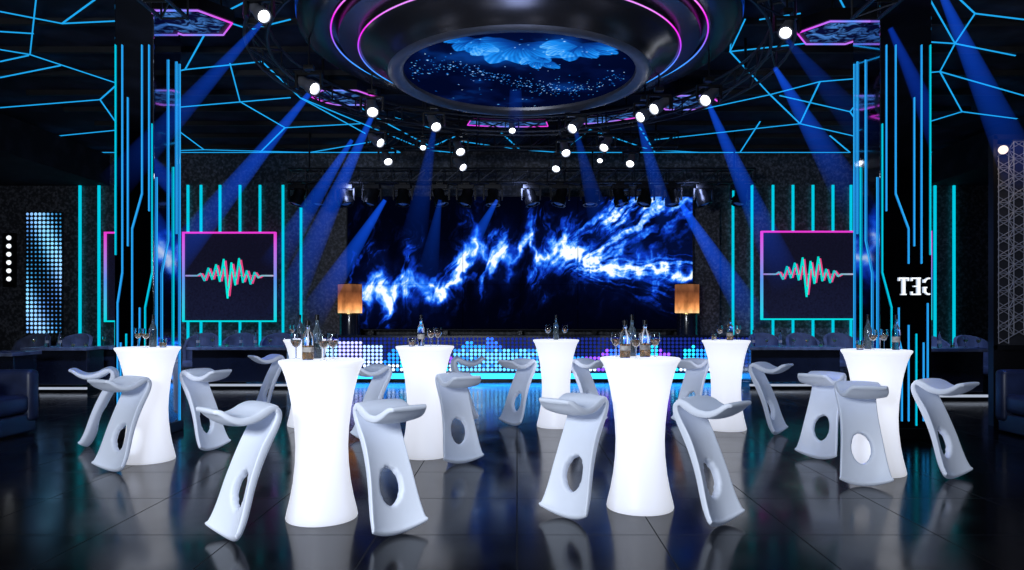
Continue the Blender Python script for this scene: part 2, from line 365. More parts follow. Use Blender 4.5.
part(tr,'lattice_frame',truss_ring(3.16,0.24,28,0),M['truss'],True)
for k in range(10):
    a=2*math.pi*k/10+0.2; part(tr,'hanger_rod',MB().tube((3.16*math.cos(a),3.16*math.sin(a),0.24),(3.16*math.cos(a),3.16*math.sin(a),CZ-4.56),0.02),M['black'])
def straight(L,loc,rz,lab):
    t=thing('lighting_truss',lab,'truss',loc,rz)
    part(t,'lattice_frame',truss_line(L,0.28,int(L/0.35)),M['truss'],True)
    for k in range(4): part(t,'hanger_rod',MB().tube((-L/2+0.4+(L-0.8)*k/3,0,0.28),(-L/2+0.4+(L-0.8)*k/3,0,CZ-loc[2]),0.018),M['black'])
straight(9.6,(0.1,14.5,4.14),0,'long straight black lattice truss above the stage')
straight(6.0,(0.1,13.6,4.66),0,'straight black lattice truss between ring and stage')
straight(2.0,(-3.62,6.4,4.55),math.radians(90),'short black lattice truss beside the ceiling ring')
straight(2.0,(3.68,6.4,4.55),math.radians(90),'short black lattice truss beside the ceiling ring')

# ---------------- stage lights ----------------
M['headgrey']=pbr('lamp_head_grey',(0.16,0.17,0.21),0.35,0.4)
M['darklens']=pbr('dark_lens',(0.02,0.03,0.06),0.25,0.0,emis=(0.02,0.08,0.4),es=0.3)
def make_lamp(name,label,loc,dirv,scale=1.0,lensmat='lens',rod=None,group=None,r=0.085,body='headgrey',base=False):
    root=thing(name,label,'stage light',loc,0,group)
    q=Vector(dirv).normalized().to_track_quat('Z','Y').to_matrix().to_4x4()
    if rod:
        part(root,'hanging_rod',MB().tube((0,0,0.2*scale),(0,0,rod),0.012),M['black'])
    part(root,'mounting_clamp',MB().box((0,0,0.21*scale),(0.12*scale,0.09*scale,0.05*scale),bev=0.008),M['black'])
    if base: part(root,'base_box',MB().box((0,0,0.165*scale),(0.26*scale,0.17*scale,0.07*scale),bev=0.01),M['black'])
    mb=MB()
    mb.box((0,0,0.13*scale),(0.30*scale,0.06*scale,0.025*scale))
    for s in(-1,1): mb.box((s*0.145*scale,0,0.05*scale),(0.022*scale,0.07*scale,0.18*scale))
    part(root,'yoke',mb,M['black'])
    rr=r*scale
    part(root,'housing',MB().lathe([(rr*0.6,-0.22*scale),(rr*0.95,-0.19*scale),(rr*1.05,-0.10*scale),(rr*1.0,-0.02*scale),(rr*1.35,0.02*scale),(rr*1.35,0.12*scale),(rr*1.08,0.12*scale),(rr*1.04,0.08*scale)],24,q,cap1=False),M[body],True)
    part(root,'lens',MB().lathe([(rr*1.04,0.075*scale),(rr*1.0,0.09*scale),(rr*0.6,0.11*scale),(0.001,0.115*scale)],24,q,cap0=True),M[lensmat],True)
    return root
lamps=[(434,125),(376,142),(387,160),(459,150),(460,166),(423,147),(557,167),(565,151),(576,127),(606,146),(631,162),(645,116),(709,99),(309,88),(372,110),(260,16),(787,32),(659,108),(512,130),(600,160)]
for i,(px,py) in enumerate(lamps):
    zz=4.22; p=onz(px,py,zz)
    p=Vector((p.x,p.y,zz+0.03))
    big = (px,py) not in [(512,130),(600,160),(423,147)]
    make_lamp('spotlight','dark grey spotlight with round glowing white lens hanging from the rig',p,(-p.x*0.25+0.35*math.sin(i*2.1),-0.60,-0.62),(0.85 if py<60 else 1.05) if big else 0.7,'lens',CZ-p.z,'white spotlights in the ceiling rig',0.062)
for i,px in enumerate([298,319,345,372,403,440,466,493,531,560,590,620,645,672,703,740]):
    p=Vector((X(px,14.3),14.3,3.81))
    make_lamp('moving_head_light','black moving-head stage light hanging under the truss over the stage',p,(0.25*((i%3)-1),-0.15,-0.95),1.3,'darklens',None,'moving heads above the stage',0.085,'black',True)

# ---------------- light beams ----------------
def beam_mat(name,k):
    m,nt,out=newmat(name); N=nt.nodes.new; L=nt.links.new
    e=N('ShaderNodeEmission'); e.inputs[0].default_value=(0.006,0.105,1.0,1)
    tc=N('ShaderNodeTexCoord'); sp=N('ShaderNodeSeparateXYZ'); L(tc.outputs['Object'],sp.inputs[0])
    a=N('ShaderNodeMath');a.operation='ADD';a.inputs[1].default_value=0.16;L(sp.outputs[2],a.inputs[0])
    d=N('ShaderNodeMath');d.operation='DIVIDE';d.inputs[0].default_value=k;L(a.outputs[0],d.inputs[1])
    s=N('ShaderNodeMath');s.operation='SUBTRACT';s.inputs[0].default_value=1.0;s.use_clamp=True;L(sp.outputs[2],s.inputs[1])
    p=N('ShaderNodeMath');p.operation='POWER';p.inputs[1].default_value=1.1;L(s.outputs[0],p.inputs[0])
    mu=N('ShaderNodeMath');mu.operation='MULTIPLY';L(d.outputs[0],mu.inputs[0]);L(p.outputs[0],mu.inputs[1])
    L(mu.outputs[0],e.inputs[1]); L(e.outputs[0],out.inputs['Volume']); return m
BM=beam_mat('blue_haze_beam',1.25); BM2=beam_mat('faint_blue_haze_beam',0.4)
beams=[((309,94,9.0),(150,290,9.6),0.24),((262,22,6.85),(110,190,6.9),0.16),((372,116,10.1),(280,320,10.8),0.25),((385,200,14.05),(308,322,14.0),0.30),
((515,22,9.6),(516,140,9.6),0.13),((497,200,14.05),(455,275,14.1),0.23),((637,112,10.3),(670,235,10.3),0.18),((680,202,14.05),(760,330,13.9),0.33),((709,105,9.6),(790,290,9.6),0.24),
((775,68,8.6),(862,215,7.3),0.20),((940,-10,7.5),(1030,190,7.5),0.21),((352,140,12),(270,270,12),0.24)]
beams2=[((434,130,10.6),(410,260,10.6),0.24),((576,132,10.8),(610,260,10.8),0.24),((440,200,14.05),(425,290,14.1),0.26),((787,40,6.9),(880,150,6.9),0.18),((620,200,14.05),(655,300,14.1),0.26)]
for lst,mt in((beams,BM),(beams2,BM2)):
    for s,e,r in lst:
        a=P(*s);b2=P(*e);d=b2-a
        mb=MB().lathe([(0.14,0.0),(1.0,1.0)],28)
        o=single('light_beam','soft blue haze beam spreading down from a stage light','light beam',mb,mt,a,group='blue light beams',kind='stuff')
        o.rotation_mode='QUATERNION'; o.rotation_quaternion=d.to_track_quat('Z','Y'); o.scale=(r,r,d.length)

# ---------------- hexagonal ceiling panels ----------------
def hexpanel(px,py,rw,lab):
    z=4.88; p=onz(px,py,z)
    root=thing('hexagonal_light_panel',lab,'ceiling light',(p.x,p.y,CZ),0,'hexagonal neon ceiling panels')
    q=[(rw*1.25*math.cos(math.radians(60*k)),rw*math.sin(math.radians(60*k))) for k in range(6)]
    zb=z-CZ
    mb=MB(); vs=[(x_,y_,zb) for x_,y_ in q]+[(x_,y_,zb+0.14) for x_,y_ in q]
    mb.add(vs,[(5,4,3,2,1,0),(6,7,8,9,10,11)]+[(k,(k+1)%6,6+(k+1)%6,6+k) for k in range(6)])
    part(root,'housing',mb,M['black'])
    vs=[(x_*0.8,y_*0.8,zb-0.01) for x_,y_ in q]
    part(root,'display',MB().add(vs,[(5,4,3,2,1,0)]),M['hexpic'])
    mb=MB()
    for k in range(6):
        a=q[k];b2=q[(k+1)%6]; mb.tube((a[0]*0.95,a[1]*0.95,zb-0.015),(b2[0]*0.95,b2[1]*0.95,zb-0.015),0.011)
    part(root,'neon_border',mb,M['hexneon'])
    for k in range(0,6,2): part(root,'hanging_rod',MB().tube((q[k][0]*0.7,q[k][1]*0.7,zb+0.14),(q[k][0]*0.7,q[k][1]*0.7,-0.001),0.012),M['black'])
for a in [(190,22,0.42),(345,97,0.45),(687,102,0.45),(838,32,0.42)]:
    hexpanel(*a,'hexagonal ceiling panel with blue picture and magenta-blue neon border')

# ---------------- columns ----------------
for sx,(xi,xo) in ((-1,(4.15,4.60)),(1,(4.15,4.74))):
    w=xo-xi; cxx=sx*(xi+xo)/2; dp=0.65
    root=thing('mirrored_column','dark mirrored square column with cyan and blue neon strips','column',(cxx,8.0+dp/2,0))
    part(root,'shaft',MB().box((0,0,CZ/2),(w,dp,CZ),bev=0.01),M['mirror'])
    part(root,'plinth',MB().box((0,0,0.06),(w+0.05,dp+0.05,0.12),bev=0.01),M['black'])
    def strip(pts,mat='azure',r=0.0075):
        mb=MB()
        for a,b2 in zip(pts,pts[1:]):
            mb.tube(a,b2,r,6)
        part(root,'neon_strip',mb,M[mat])
    yf=-dp/2-0.009; xs=-sx*(w/2+0.009)
    E=w/2
    def fx(t): return sx*(-E+t*w)
    if sx<0: strip([(fx(0.92),yf,0.2),(fx(0.92),yf,1.55),(fx(0.80),yf,1.9),(fx(0.80),yf,4.5)])
    else:
        strip([(fx(0.92),yf,0.2),(fx(0.92),yf,1.55)]); strip([(fx(0.80),yf,2.0),(fx(0.80),yf,4.5)])
    strip([(fx(0.84),yf,0.2),(fx(0.84),yf,1.1)])
    if sx<0: strip([(fx(0.55),yf,0.2),(fx(0.55),yf,2.4),(fx(0.30),yf,2.8),(fx(0.30),yf,4.5)])
    else:
        strip([(fx(0.55),yf,0.2),(fx(0.55),yf,1.3)]); strip([(fx(0.55),yf,2.0),(fx(0.55),yf,2.4),(fx(0.30),yf,2.8),(fx(0.30),yf,4.5)])
    strip([(fx(0.97),yf,2.1),(fx(0.97),yf,4.5)],'cyan')
    strip([(fx(0.22),yf,0.3),(fx(0.22),yf,1.5),(fx(0.04),yf,1.9),(fx(0.04),yf,3.6)],'cyan')
    strip([(fx(0.70),yf,0.15),(fx(0.70),yf,1.2)],'cyan')
    strip([(fx(0.12),yf,2.6),(fx(0.12),yf,4.5)])
    strip([(fx(0.42),yf,0.2),(fx(0.42),yf,1.0),(fx(0.36),yf,1.15),(fx(0.36),yf,1.5)])
    strip([(fx(0.66),yf,2.2),(fx(0.66),yf,3.9)])
    strip([(xs,-0.15,0.2),(xs,-0.15,1.9),(xs,0.0,2.3),(xs,0.0,4.45)])
    strip([(xs,0.12,1.0),(xs,0.12,3.2)],'cyan')
    strip([(xs,0.28,0.1),(xs,0.28,4.5)])
    strip([(xs,0.20,2.4),(xs,0.20,4.5)])
    strip([(xs,-0.27,0.4),(xs,-0.27,3.0)])

# sign letters on the column: mirrored serif capitals, last one cut by the column edge
def letter(ch,w,h,t):
    mb=MB(); d=0.006
    if ch=='T':
        mb.box((0,0,h-t*0.35),(w,d,t*0.7)); mb.box((0,0,h/2),(t*1.3,d,h)); mb.box((0,0,t*0.3),(w*0.5,d,t*0.6))
        for s in(-1,1): mb.box((s*(w/2-t*0.3),0,h-t*0.9),(t*0.6,d,t*1.4))
    if ch=='E':
        mb.box((w*0.28,0,h/2),(t*1.3,d,h)); mb.box((0.02*w,0,h-t*0.35),(w*0.9,d,t*0.7)); mb.box((0.02*w,0,t*0.35),(w*0.9,d,t*0.7)); mb.box((w*0.04,0,h/2),(w*0.5,d,t*0.6))
        mb.box((-w*0.40,0,h-t*0.9),(t*0.6,d,t*1.5)); mb.box((-w*0.40,0,t*0.9),(t*0.6,d,t*1.5))
    if ch=='G':
        def pos(a,R): return (w*0.50*R*math.cos(a)+w*0.08,h/2+h*0.5*R*math.sin(a))
        n=10
        for sgn in(1,-1):
            for k in range(n):
                a0=math.radians(150-75*k/n)*sgn; a1=math.radians(150-75*(k+1)/n)*sgn
                p=[pos(a0,1.0),pos(a1,1.0),pos(a1,0.82),pos(a0,0.82)]
                mb.add([(x_,-d/2,z_) for x_,z_ in p]+[(x_,d/2,z_) for x_,z_ in p],[(0,1,2,3),(7,6,5,4),(0,4,5,1),(1,5,6,2),(2,6,7,3),(3,7,4,0)])
        mb.box((-w*0.32,0,h*0.28),(t*1.1,d,h*0.30)); mb.box((-w*0.28,0,h*0.43),(w*0.36,d,t*0.6)); mb.box((-w*0.38,0,h*0.80),(t*0.6,d,h*0.18))
    return mb
sg=thing('wall_sign','small glowing white reversed serif letters on the dark column','sign',(X(915,7.985),7.985,Z(295,7.98)))
for i,ch in enumerate('TEG'):
    o=part(sg,'letter',letter(ch,0.115,0.20,0.024),M['whitesign']); o.location=(-0.125+0.138*i,0,0)

# ---------------- neon strips on the back wall ----------------
def vstrip(px,y0,y1,d=16.14,w=0.025,mat='cyan'):
    zt=Z(y0,d); zb=Z(y1,d); single('wall_neon_strip','vertical cyan neon strip on the dark wall','neon light',MB().box((0,0,(zt-zb)/2),(w*2,0.04,zt-zb)),M[mat],(X(px,d),d,zb),group='vertical cyan neon strips')
for px in [80,99,188,201,220,240,260,283,301,116,148,733,752,773,793,813,833,851,868,889,935,954]:
    vstrip(px,185,362)

# ---------------- side screens ----------------
def side_screen(px0,px1,py0,py1,label,wave=True):
    d=15.95; x0,x1=X(px0,d),X(px1,d); z0,z1=Z(py1,d),Z(py0,d); w=x1-x0;h=z1-z0
    root=thing('wall_screen',label,'screen',((x0+x1)/2,d,(z0+z1)/2),0,'wall screens beside the stage')
    part(root,'display',MB().box((0,0.05,0),(w-0.06,0.08,h-0.06)),M['screenblk'])
    mb=MB(); t=0.035
    mb.box((0,0,h/2-t/2),(w,0.10,t)); mb.box((0,0,-h/2+t/2),(w,0.10,t))
    for s in(-1,1): mb.box((s*(w/2-t/2),0,0),(t,0.10,h))
    part(root,'glowing_frame',mb,M['frameglow'])
    part(root,'wall_bracket',MB().box((0,0.15,0),(0.3,0.14,0.3)),M['black'])
    if wave:
        amps=[0.05,0.12,0.18,0.09,0.26,0.14,0.38,0.52,0.30,0.22,0.40,0.16,0.12,0.20,0.08,0.05]
        n=len(amps); sw=w*0.66
        pts=[(-w/2+0.06,0.0),(-sw/2-0.03,0.0)]
        for i,a_ in enumerate(amps): pts.append((-sw/2+sw*(i+0.5)/n,(a_ if i%2==0 else -a_)))
        pts+=[(sw/2+0.03,0.0),(w/2-0.06,0.0)]
        for k,(mt,tk,dx,sc_) in enumerate([('wave2',0.019,0.045,0.90),('wave',0.020,0.0,1.0)]):
            mb=MB()
            for a,b2 in zip(pts,pts[1:]): mb.tube((a[0]+dx,0.004-0.006*k,a[1]*sc_+0.03),(b2[0]+dx*(0 if b2[0]>w/2-0.1 else 1),0.004-0.006*k,b2[1]*sc_+0.03),tk,6)
            part(root,'waveform',mb,M[mt],False,'glowing zigzag pulse line')
        part(root,'baseline',MB().tube((-w/2+0.05,0.002,0.03),(w/2-0.05,0.002,0.03),0.010,6),M['wave2'],False,'thin glowing horizontal line')
side_screen(183,276,232,322,'square wall screen with teal pulse waveform and pink-cyan glowing frame')
side_screen(761,856,231,320,'square wall screen with teal pulse waveform and pink-cyan glowing frame')
side_screen(105,165,232,322,'narrow wall screen with pink-cyan glowing frame behind the column',False)
side_screen(872,931,231,320,'narrow wall screen with pink-cyan glowing frame behind the column',False)

# ---------------- stage ----------------
YS=15.0
st=thing('stage','low black performance stage with LED dot fascia and blue edge light','stage',(0.1,YS,0))
SW=10.6; SH=0.98
part(st,'platform',MB().box((0,0.42,SH/2),(SW,0.82,SH),bev=0.01),M['gloss'])
part(st,'edge_light',MB().box((0.0,-0.06,0.11),(SW+1.2,0.05,0.11)),emi('blue_edge_light',(0.02,0.30,1.0),4.5),label='glowing blue strip along the stage foot')
part(st,'kick_step',MB().box((0,-0.02,0.03),(SW+1.2,0.12,0.06)),M['black'])
sp=0.088; cols=int(SW/sp)-1; rows=9
mb=MB(); colr=[]
rs=np.random.RandomState(2)
ch=0
for i in range(cols):
    xx=-SW/2+sp*(i+1); pxx=CX+F*(xx+0.1)/YS
    if i%3==0: ch=rs.uniform(0.3,1.0); hue=rs.choice(4)
    hgt=rows*(0.35*ch+0.65*abs(math.sin(xx*1.9)*math.cos(xx*0.8+1))*ch+0.15)
    if pxx<385: hgt=rows*(0.55+0.4*ch)
    cen=455<pxx<572
    pal=[(0.02,0.30,1.3),(0.02,0.65,1.2),(0.28,0.08,1.3),(0.03,0.16,1.2)][hue]
    for j in range(rows):
        zz=0.245+sp*j*0.93
        fr=j/max(hgt,1)
        if cen and j<6: c=(0.15,0.65,1.4) if (j%2==0 or rs.rand()<0.6) else (0.03,0.28,1.2)
        elif j<hgt:
            c=np.array(pal)*(0.9+0.4*rs.rand())
            if fr<0.35 and rs.rand()<0.6: c=np.array((0.75,0.95,1.3))
            if pxx<385: c=c*0.4+np.array((0.6,0.75,1.2))*0.7
            c=tuple(c)
        else: c=(0.006,0.015,0.16)
        n=10; r=0.035
        mb.add([(xx+r*math.cos(2*math.pi*t/n),-0.012,zz+r*math.sin(2*math.pi*t/n)) for t in range(n)],[tuple(range(n))]); colr+= [c]*n
dots=part(st,'led_dots',mb,attrmat('stage_led_pixels',1.7),False,'grid of cyan, blue, white and violet LED equalizer dots'); setcol(dots.data,np.array(colr)); dots['kind']='stuff'

# LED video wall
d=15.7; PX0=348; x0,x1=X(PX0,d),X(692,d); zb,zt=Z(329,d),Z(197,d); W=x1-x0; Hh=zt-zb
vw=thing('video_wall','large LED video wall showing jagged blue-white electric streaks','screen',((x0+x1)/2,d,zb))
nx,ny=640,246
gx,gy=np.meshgrid(np.linspace(0,1,nx),np.linspace(0,1,ny)); PX=PX0+(692-PX0)*gx; PY=329-132*gy
rid=[(342,322),(355,312),(364,298),(371,288),(384,284),(396,304),(408,276),(424,290),(446,292),(460,270),(476,240),(487,264),(500,250),(512,266),(524,230),(534,264),(548,256),(562,244),(580,258),(600,264),(640,268),(700,276)]
wx=(fbm(PX/14,PY/14,20)-0.5)*16; wy=(fbm(PX/9,PY/12,30)-0.5)*28
sxs=PX+(PY-262)*0.12+wx
dd=PY+wy-np.interp(sxs,[p[0] for p in rid],[p[1] for p in rid])
q1=(fbm(PX/26,PY/26,91)-0.5)*34; q2=(fbm(PX/20,PY/20,95)-0.5)*24
a=0.30*(PX+q1)-0.95*(PY+q2); bb=0.95*(PX+q1)+0.30*(PY+q2)
stk=fbm(a/20,bb/5.0,41,5); stk2=fbm(a/12,bb/7,51)
fine=fbm(PX/2.8,PY/2.8,61)
amp=np.clip((stk-0.42)*4.0,0,1.25)
env=np.interp(PX,[348,370,400,425,440,456,475,530,560,600,692],[1.6,1.7,1.4,0.9,0.5,1.2,1.5,1.25,1.0,0.5,0.3])
core=np.exp(-(np.abs(dd)/(4+8.5*stk2*env))**1.2)*1.1*(0.30+1.0*stk)
up=np.where(dd<0,np.exp(dd/(3+23*amp*env)),np.exp(-dd/(3+28*amp*stk2*env)))
val=core+0.52*up*amp*(0.3+1.25*fine)
def feather(ox,oy,ang,L,w0,w1,seed,bend=0.0,lo=0.42,sh=120,fr=5.5):
    t=math.radians(ang); u=(PX-ox+q1*0.4)*math.cos(t)-(PY-oy+q2*0.4)*math.sin(t); v=(PX-ox+q1*0.4)*math.sin(t)+(PY-oy+q2*0.4)*math.cos(t)
    v=v+bend*(u/L)**2*30
    th=v/np.maximum(w0+(w1-w0)*np.clip(u/L,0,1),1)
    s=fbm(u/24+3,th*fr+wx*0.12,seed,5); m=np.clip(u/14,0,1)*np.clip((L-u+(s-0.5)*sh)/26,0,1)
    return m*np.exp(-(np.abs(th))**2.6*1.0)*np.clip((s-lo)*3.7,0,1.1)*(0.25+1.25*fine)
val=val+0.85*feather(552,270,32,170,14,40,71,0.3,0.395)+0.6*feather(594,236,43,104,11,26,171,0.1,0.40)+0.42*feather(562,264,-14,125,6,16,81,-0.2,0.43)+0.6*feather(566,268,0,130,9,11,91,0,0.40)
glow=0.06*np.exp(-(np.abs(dd)/30)**2)+0.05*(1/(1+np.exp(-(PX-580)/12)))*np.exp(-((PY-244)/36)**2)+0.05*np.exp(-((PX-378)/26)**2-((PY-294)/20)**2)
val=np.clip(val,0,1.3); val=val**1.2+glow
cc=ramp(val,[(0,(0.0003,0.0006,0.004)),(0.10,(0.001,0.004,0.035)),(0.30,(0.004,0.035,0.46)),(0.55,(0.02,0.20,1.0)),(0.85,(0.22,0.52,1.0)),(1.2,(0.92,1.0,1.0))])
seam=((np.abs(((gx*6)%1)-0.0)<0.010)|(np.abs(((gy*3)%1)-0.0)<0.014)); cc[seam]*=0.6
mb=MB(); mb.v=[(float(u*W-W/2),-0.051,float(v*Hh)) for u,v in zip(gx.ravel(),gy.ravel())]
mb.f=[(j*nx+i,j*nx+i+1,(j+1)*nx+i+1,(j+1)*nx+i) for j in range(ny-1) for i in range(nx-1)]
sc=part(vw,'led_display',mb,attrmat('video_wall_pixels',1.1)); setcol(sc.data,cc.reshape(-1,3))
part(vw,'cabinet',MB().box((0,0.02,Hh/2),(W+0.06,0.12,Hh+0.06)),M['blackmat'])
for k in range(5): part(vw,'support_post',MB().box((-W/2+0.5+(W-1)*k/4,0.12,(SH-zb+Hh)/2+0.002),(0.1,0.08,Hh+ (zb-SH))),M['black'])
for px0,px1 in ((328,352),(692,716)):
    single('stage_pier','dark speckled pier flanking the video wall','wall panel',MB().box((0,0,1.92),(X(px1,15.8)-X(px0,15.8)+0.2,0.3,3.84)),M['wallspeck'],((X(px0,15.8)+X(px1,15.8))/2,16.02,0),group='speckled piers')
for px in (350,687):
    dl=15.25
    r=thing('stage_lantern','round wood-brown lantern with warm amber glow on black pedestal','lamp',(X(px,dl),dl,SH),0,'amber lanterns flanking the stage')
    zl=Z(314,dl)-SH
    part(r,'pedestal',MB().lathe([(0.23,0),(0.22,0.03),(0.22,zl)],24),M['gloss'],True)
    o=part(r,'shade',MB().lathe([(0.255,0.0),(0.258,0.01),(0.258,0.61),(0.255,0.62)],40),M['lantern'],True); o.location=(0,0,zl+0.02)
    part(r,'base_plate',MB().lathe([(0.265,zl),(0.265,zl+0.02)],32),M['gold']); part(r,'cap',MB().lathe([(0.26,zl+0.64),(0.26,zl+0.66)],32),M['black'],True)

# ---------------- LED dot panel on the back wall ----------------
DD=16.15
lw=thing('led_dot_panel','tall wall panel of round pale blue and cyan LED dots','light panel',(X(44,DD),DD,0))
zb2,zt2=Z(334,DD),Z(212,DD); PW=X(63,DD)-X(26,DD)
part(lw,'backing',MB().box((0,0.02,(zb2+zt2)/2),(PW,0.04,zt2-zb2)),M['blackmat'])
mb=MB(); cl=[]; nc,nrw=9,29
for i in range(nc):
    for j in range(nrw):
        x=-PW/2+(i+0.5)*PW/nc; z=zb2+(j+0.5)*(zt2-zb2)/nrw; n=12
        gsz=0.5+0.5*math.sin(j/nrw*math.pi*2.2+i*0.5); pp=0.25*(0.5+0.5*math.sin(j*0.21-i*0.35+2)); r=0.020+0.017*gsz
        c=(np.array((0.06,0.50,1.1))*(1-pp)+np.array((0.35,0.14,1.2))*pp)*(0.5+0.5*gsz)+np.array((0.25,0.35,0.2))*gsz**2
        mb.add([(x+r*math.cos(2*math.pi*t/n),-0.003,z+r*math.sin(2*math.pi*t/n)) for t in range(n)],[tuple(range(n))]); cl+=[c]*n
o=part(lw,'led_dots',mb,M['led']); setcol(o.data,np.array(cl)); o['kind']='stuff'
cl_=thing('wall_light_string','vertical string of round white wall lights on black plate','wall light',(X(9,DD),DD,0))
part(cl_,'back_plate',MB().box((0,0.02,Z(260,DD)),(0.30,0.04,1.25)),M['black'])
for k in range(6):
    part(cl_,'bulb',MB().lathe([(0.055,0),(0.05,0.02),(0.001,0.03)],16,Matrix.Translation((0,-0.001,Z(279,DD)+0.19*k))@Matrix.Rotation(math.pi/2,4,'X')),M['whitesign'],True)

# right lattice screen
LYD=8.95
hs=thing('lattice_screen','tall black partition screen with grey star lattice','partition',(X(1010,LYD),LYD,0))
part(hs,'frame',MB().box((-0.22,0,1.85),(0.05,0.10,3.7)).box((0.95,0,1.85),(0.05,0.10,3.7)).box((0.36,0,3.68),(1.2,0.10,0.06)).box((0.36,0,1.0),(1.2,0.10,0.06)).box((0.36,0,0.5),(1.15,0.06,1.0)),M['black'])
mb=MB(); hr=0.13
for i in range(7):
    for j in range(12):
        cx_=-0.08+i*hr*1.5; cz_=1.16+j*hr*1.732+(i%2)*hr*0.866
        if cx_>0.86 or cz_>3.55: continue
        pts=[(cx_+hr*math.cos(math.radians(60*k)),0,cz_+hr*math.sin(math.radians(60*k))) for k in range(6)]
        for k in range(6):
            mb.tube(pts[k],pts[(k+2)%6],0.0065,4)
        for k in (0,1,2): mb.tube(pts[k],pts[(k+1)%6],0.0065,4)
part(hs,'star_lattice',mb,pbr('grey_lattice_metal',(0.20,0.21,0.25),0.5,0.1,noise=0.05))
part(hs,'backing_panel',MB().box((0.36,0.03,2.3),(1.15,0.02,2.6)),M['blackmat'])
wl=thing('wall_lamp','small warm glowing globe lamp on the lattice screen','wall light',(X(1001,LYD-0.08),LYD-0.06,Z(152,LYD)))
part(wl,'globe',MB().lathe([(0.001,-0.055)]+[(0.055*math.sin(math.pi*k/10),-0.055*math.cos(math.pi*k/10)) for k in range(1,10)]+[(0.001,0.055)],20,Matrix.Translation((0,-0.06,0))),emi('globe_glow',(1.0,0.82,0.68),1.3),True)
part(wl,'bracket',MB().box((0,0,0),(0.05,0.06,0.05)),M['black'])

# ---------------- lounge furniture at sides ----------------
M['foot']=emi('foot_light_glow',(0.6,0.68,0.85),0.7)
def counter(px0,px1,d,ztop,label,depth=0.7):
    w=X(px1,d)-X(px0,d); r=thing('lounge_counter',label,'counter',((X(px0,d)+X(px1,d))/2,d+depth/2,0),0,'dark lounge counters')
    part(r,'worktop',MB().box((0,0,ztop-0.03),(w,depth,0.06),bev=0.01),M['darktop'])
    part(r,'body',MB().box((0,0.04,(ztop-0.06+0.12)/2),(w-0.12,depth-0.16,ztop-0.18),bev=0.01),M['gloss'])
    part(r,'foot_light',MB().box((0,-depth/2+0.02,0.07),(w,0.04,0.04)),M['foot'])
    part(r,'plinth',MB().box((0,0.02,0.045),(w-0.05,depth-0.1,0.09)),M['black'])
    return r,w
cts=[]
for px0,px1,d,zt_ in [(20,86,12.8,0.82),(90,120,13.6,0.80),(186,288,13.4,0.80),(750,846,13.4,0.80),(926,992,11.6,0.86),(-60,12,11.0,0.82)]:
    r,w=counter(px0,px1,d,zt_,'dark stone-topped lounge counter with glossy black front'); cts.append((px0,px1,d,zt_))
def armchair(px,d,rz=0):
    r=thing('lounge_chair','low grey upholstered lounge chair beside the counter','chair',(X(px,d),d,0),rz,'grey lounge chairs')
    part(r,'seat',MB().box((0,0,0.40),(0.55,0.52,0.16),bev=0.05),M['cloth'],True)
    vs=MB(); n=14
    for k in range(n):
        aa=math.pi*k/n; ab=math.pi*(k+1)/n
        p=[(0.30*math.cos(aa),0.28*math.sin(aa)),(0.30*math.cos(ab),0.28*math.sin(ab)),(0.36*math.cos(ab),0.34*math.sin(ab)),(0.36*math.cos(aa),0.34*math.sin(aa))]
        hk=lambda t:0.74+0.30*math.sin(t)**0.6 if math.sin(t)>0 else 0.74
        vs.add([(x_,y_,0.42) for x_,y_ in p]+[(p[0][0],p[0][1],hk(aa)),(p[1][0],p[1][1],hk(ab)),(p[2][0],p[2][1],hk(ab)),(p[3][0],p[3][1],hk(aa))],[(3,2,1,0),(4,5,6,7),(0,1,5,4),(2,3,7,6),(1,2,6,5),(3,0,4,7)])
    part(r,'backrest',vs,M['cloth'])
    for sx_ in(-1,1):
        for sy_ in(-1,1): part(r,'leg',MB().tube((sx_*0.22,sy_*0.2,0.34),(sx_*0.24,sy_*0.22,0.0),0.018,8),M['black'])
for px in (200,238,276): armchair(px,14.6)
for px in (766,804,842): armchair(px,14.6)
for px in (30,72): armchair(px,14.0)
for px in (934,976): armchair(px,12.8)
def sofa(x,y,rz,label,wd=1.0):
    r=thing('booth_sofa',label,'sofa',(x,y,0),rz,'navy booth sofas')
    part(r,'seat_cushion',MB().box((0,-0.08,0.36),(wd-0.2,0.65,0.22),bev=0.05),M['sofa'],True)
    part(r,'base',MB().box((0,0,0.13),(wd-0.05,0.8,0.22),bev=0.02),M['gloss'])
    part(r,'backrest',MB().box((0,0.32,0.66),(wd,0.20,0.90),bev=0.06),M['sofa'],True)
    for s in(-1,1): part(r,'armrest',MB().box((s*(wd/2-0.09),-0.03,0.45),(0.18,0.82,0.62),bev=0.06),M['sofa'],True)
sofa(-6.22,8.0,math.radians(90),'navy leather booth sofa with tall back'); sofa(6.22,8.0,math.radians(-90),'navy leather booth sofa with tall back')

# ---------------- bar tables ----------------
TH=1.10
prof=[(0.242,0.0),(0.246,0.010),(0.238,0.05),(0.216,0.14),(0.196,0.25),(0.182,0.38),(0.178,0.50),(0.184,0.62),(0.199,0.76),(0.222,0.89),(0.248,0.99),(0.272,1.055),(0.289,1.080),(0.292,1.086),(0.292,1.096),(0.288,TH),(0.12,TH)]
pc=prof[:12]; pt=prof[11:]
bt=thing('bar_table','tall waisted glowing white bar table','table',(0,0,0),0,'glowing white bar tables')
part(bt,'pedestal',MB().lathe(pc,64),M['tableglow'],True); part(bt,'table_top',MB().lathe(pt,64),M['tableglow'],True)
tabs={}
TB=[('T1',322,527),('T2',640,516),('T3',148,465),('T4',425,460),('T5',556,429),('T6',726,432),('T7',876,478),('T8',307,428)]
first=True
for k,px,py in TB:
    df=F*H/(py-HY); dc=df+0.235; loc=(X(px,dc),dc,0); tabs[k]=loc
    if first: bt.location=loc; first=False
    else: dup(bt,loc)

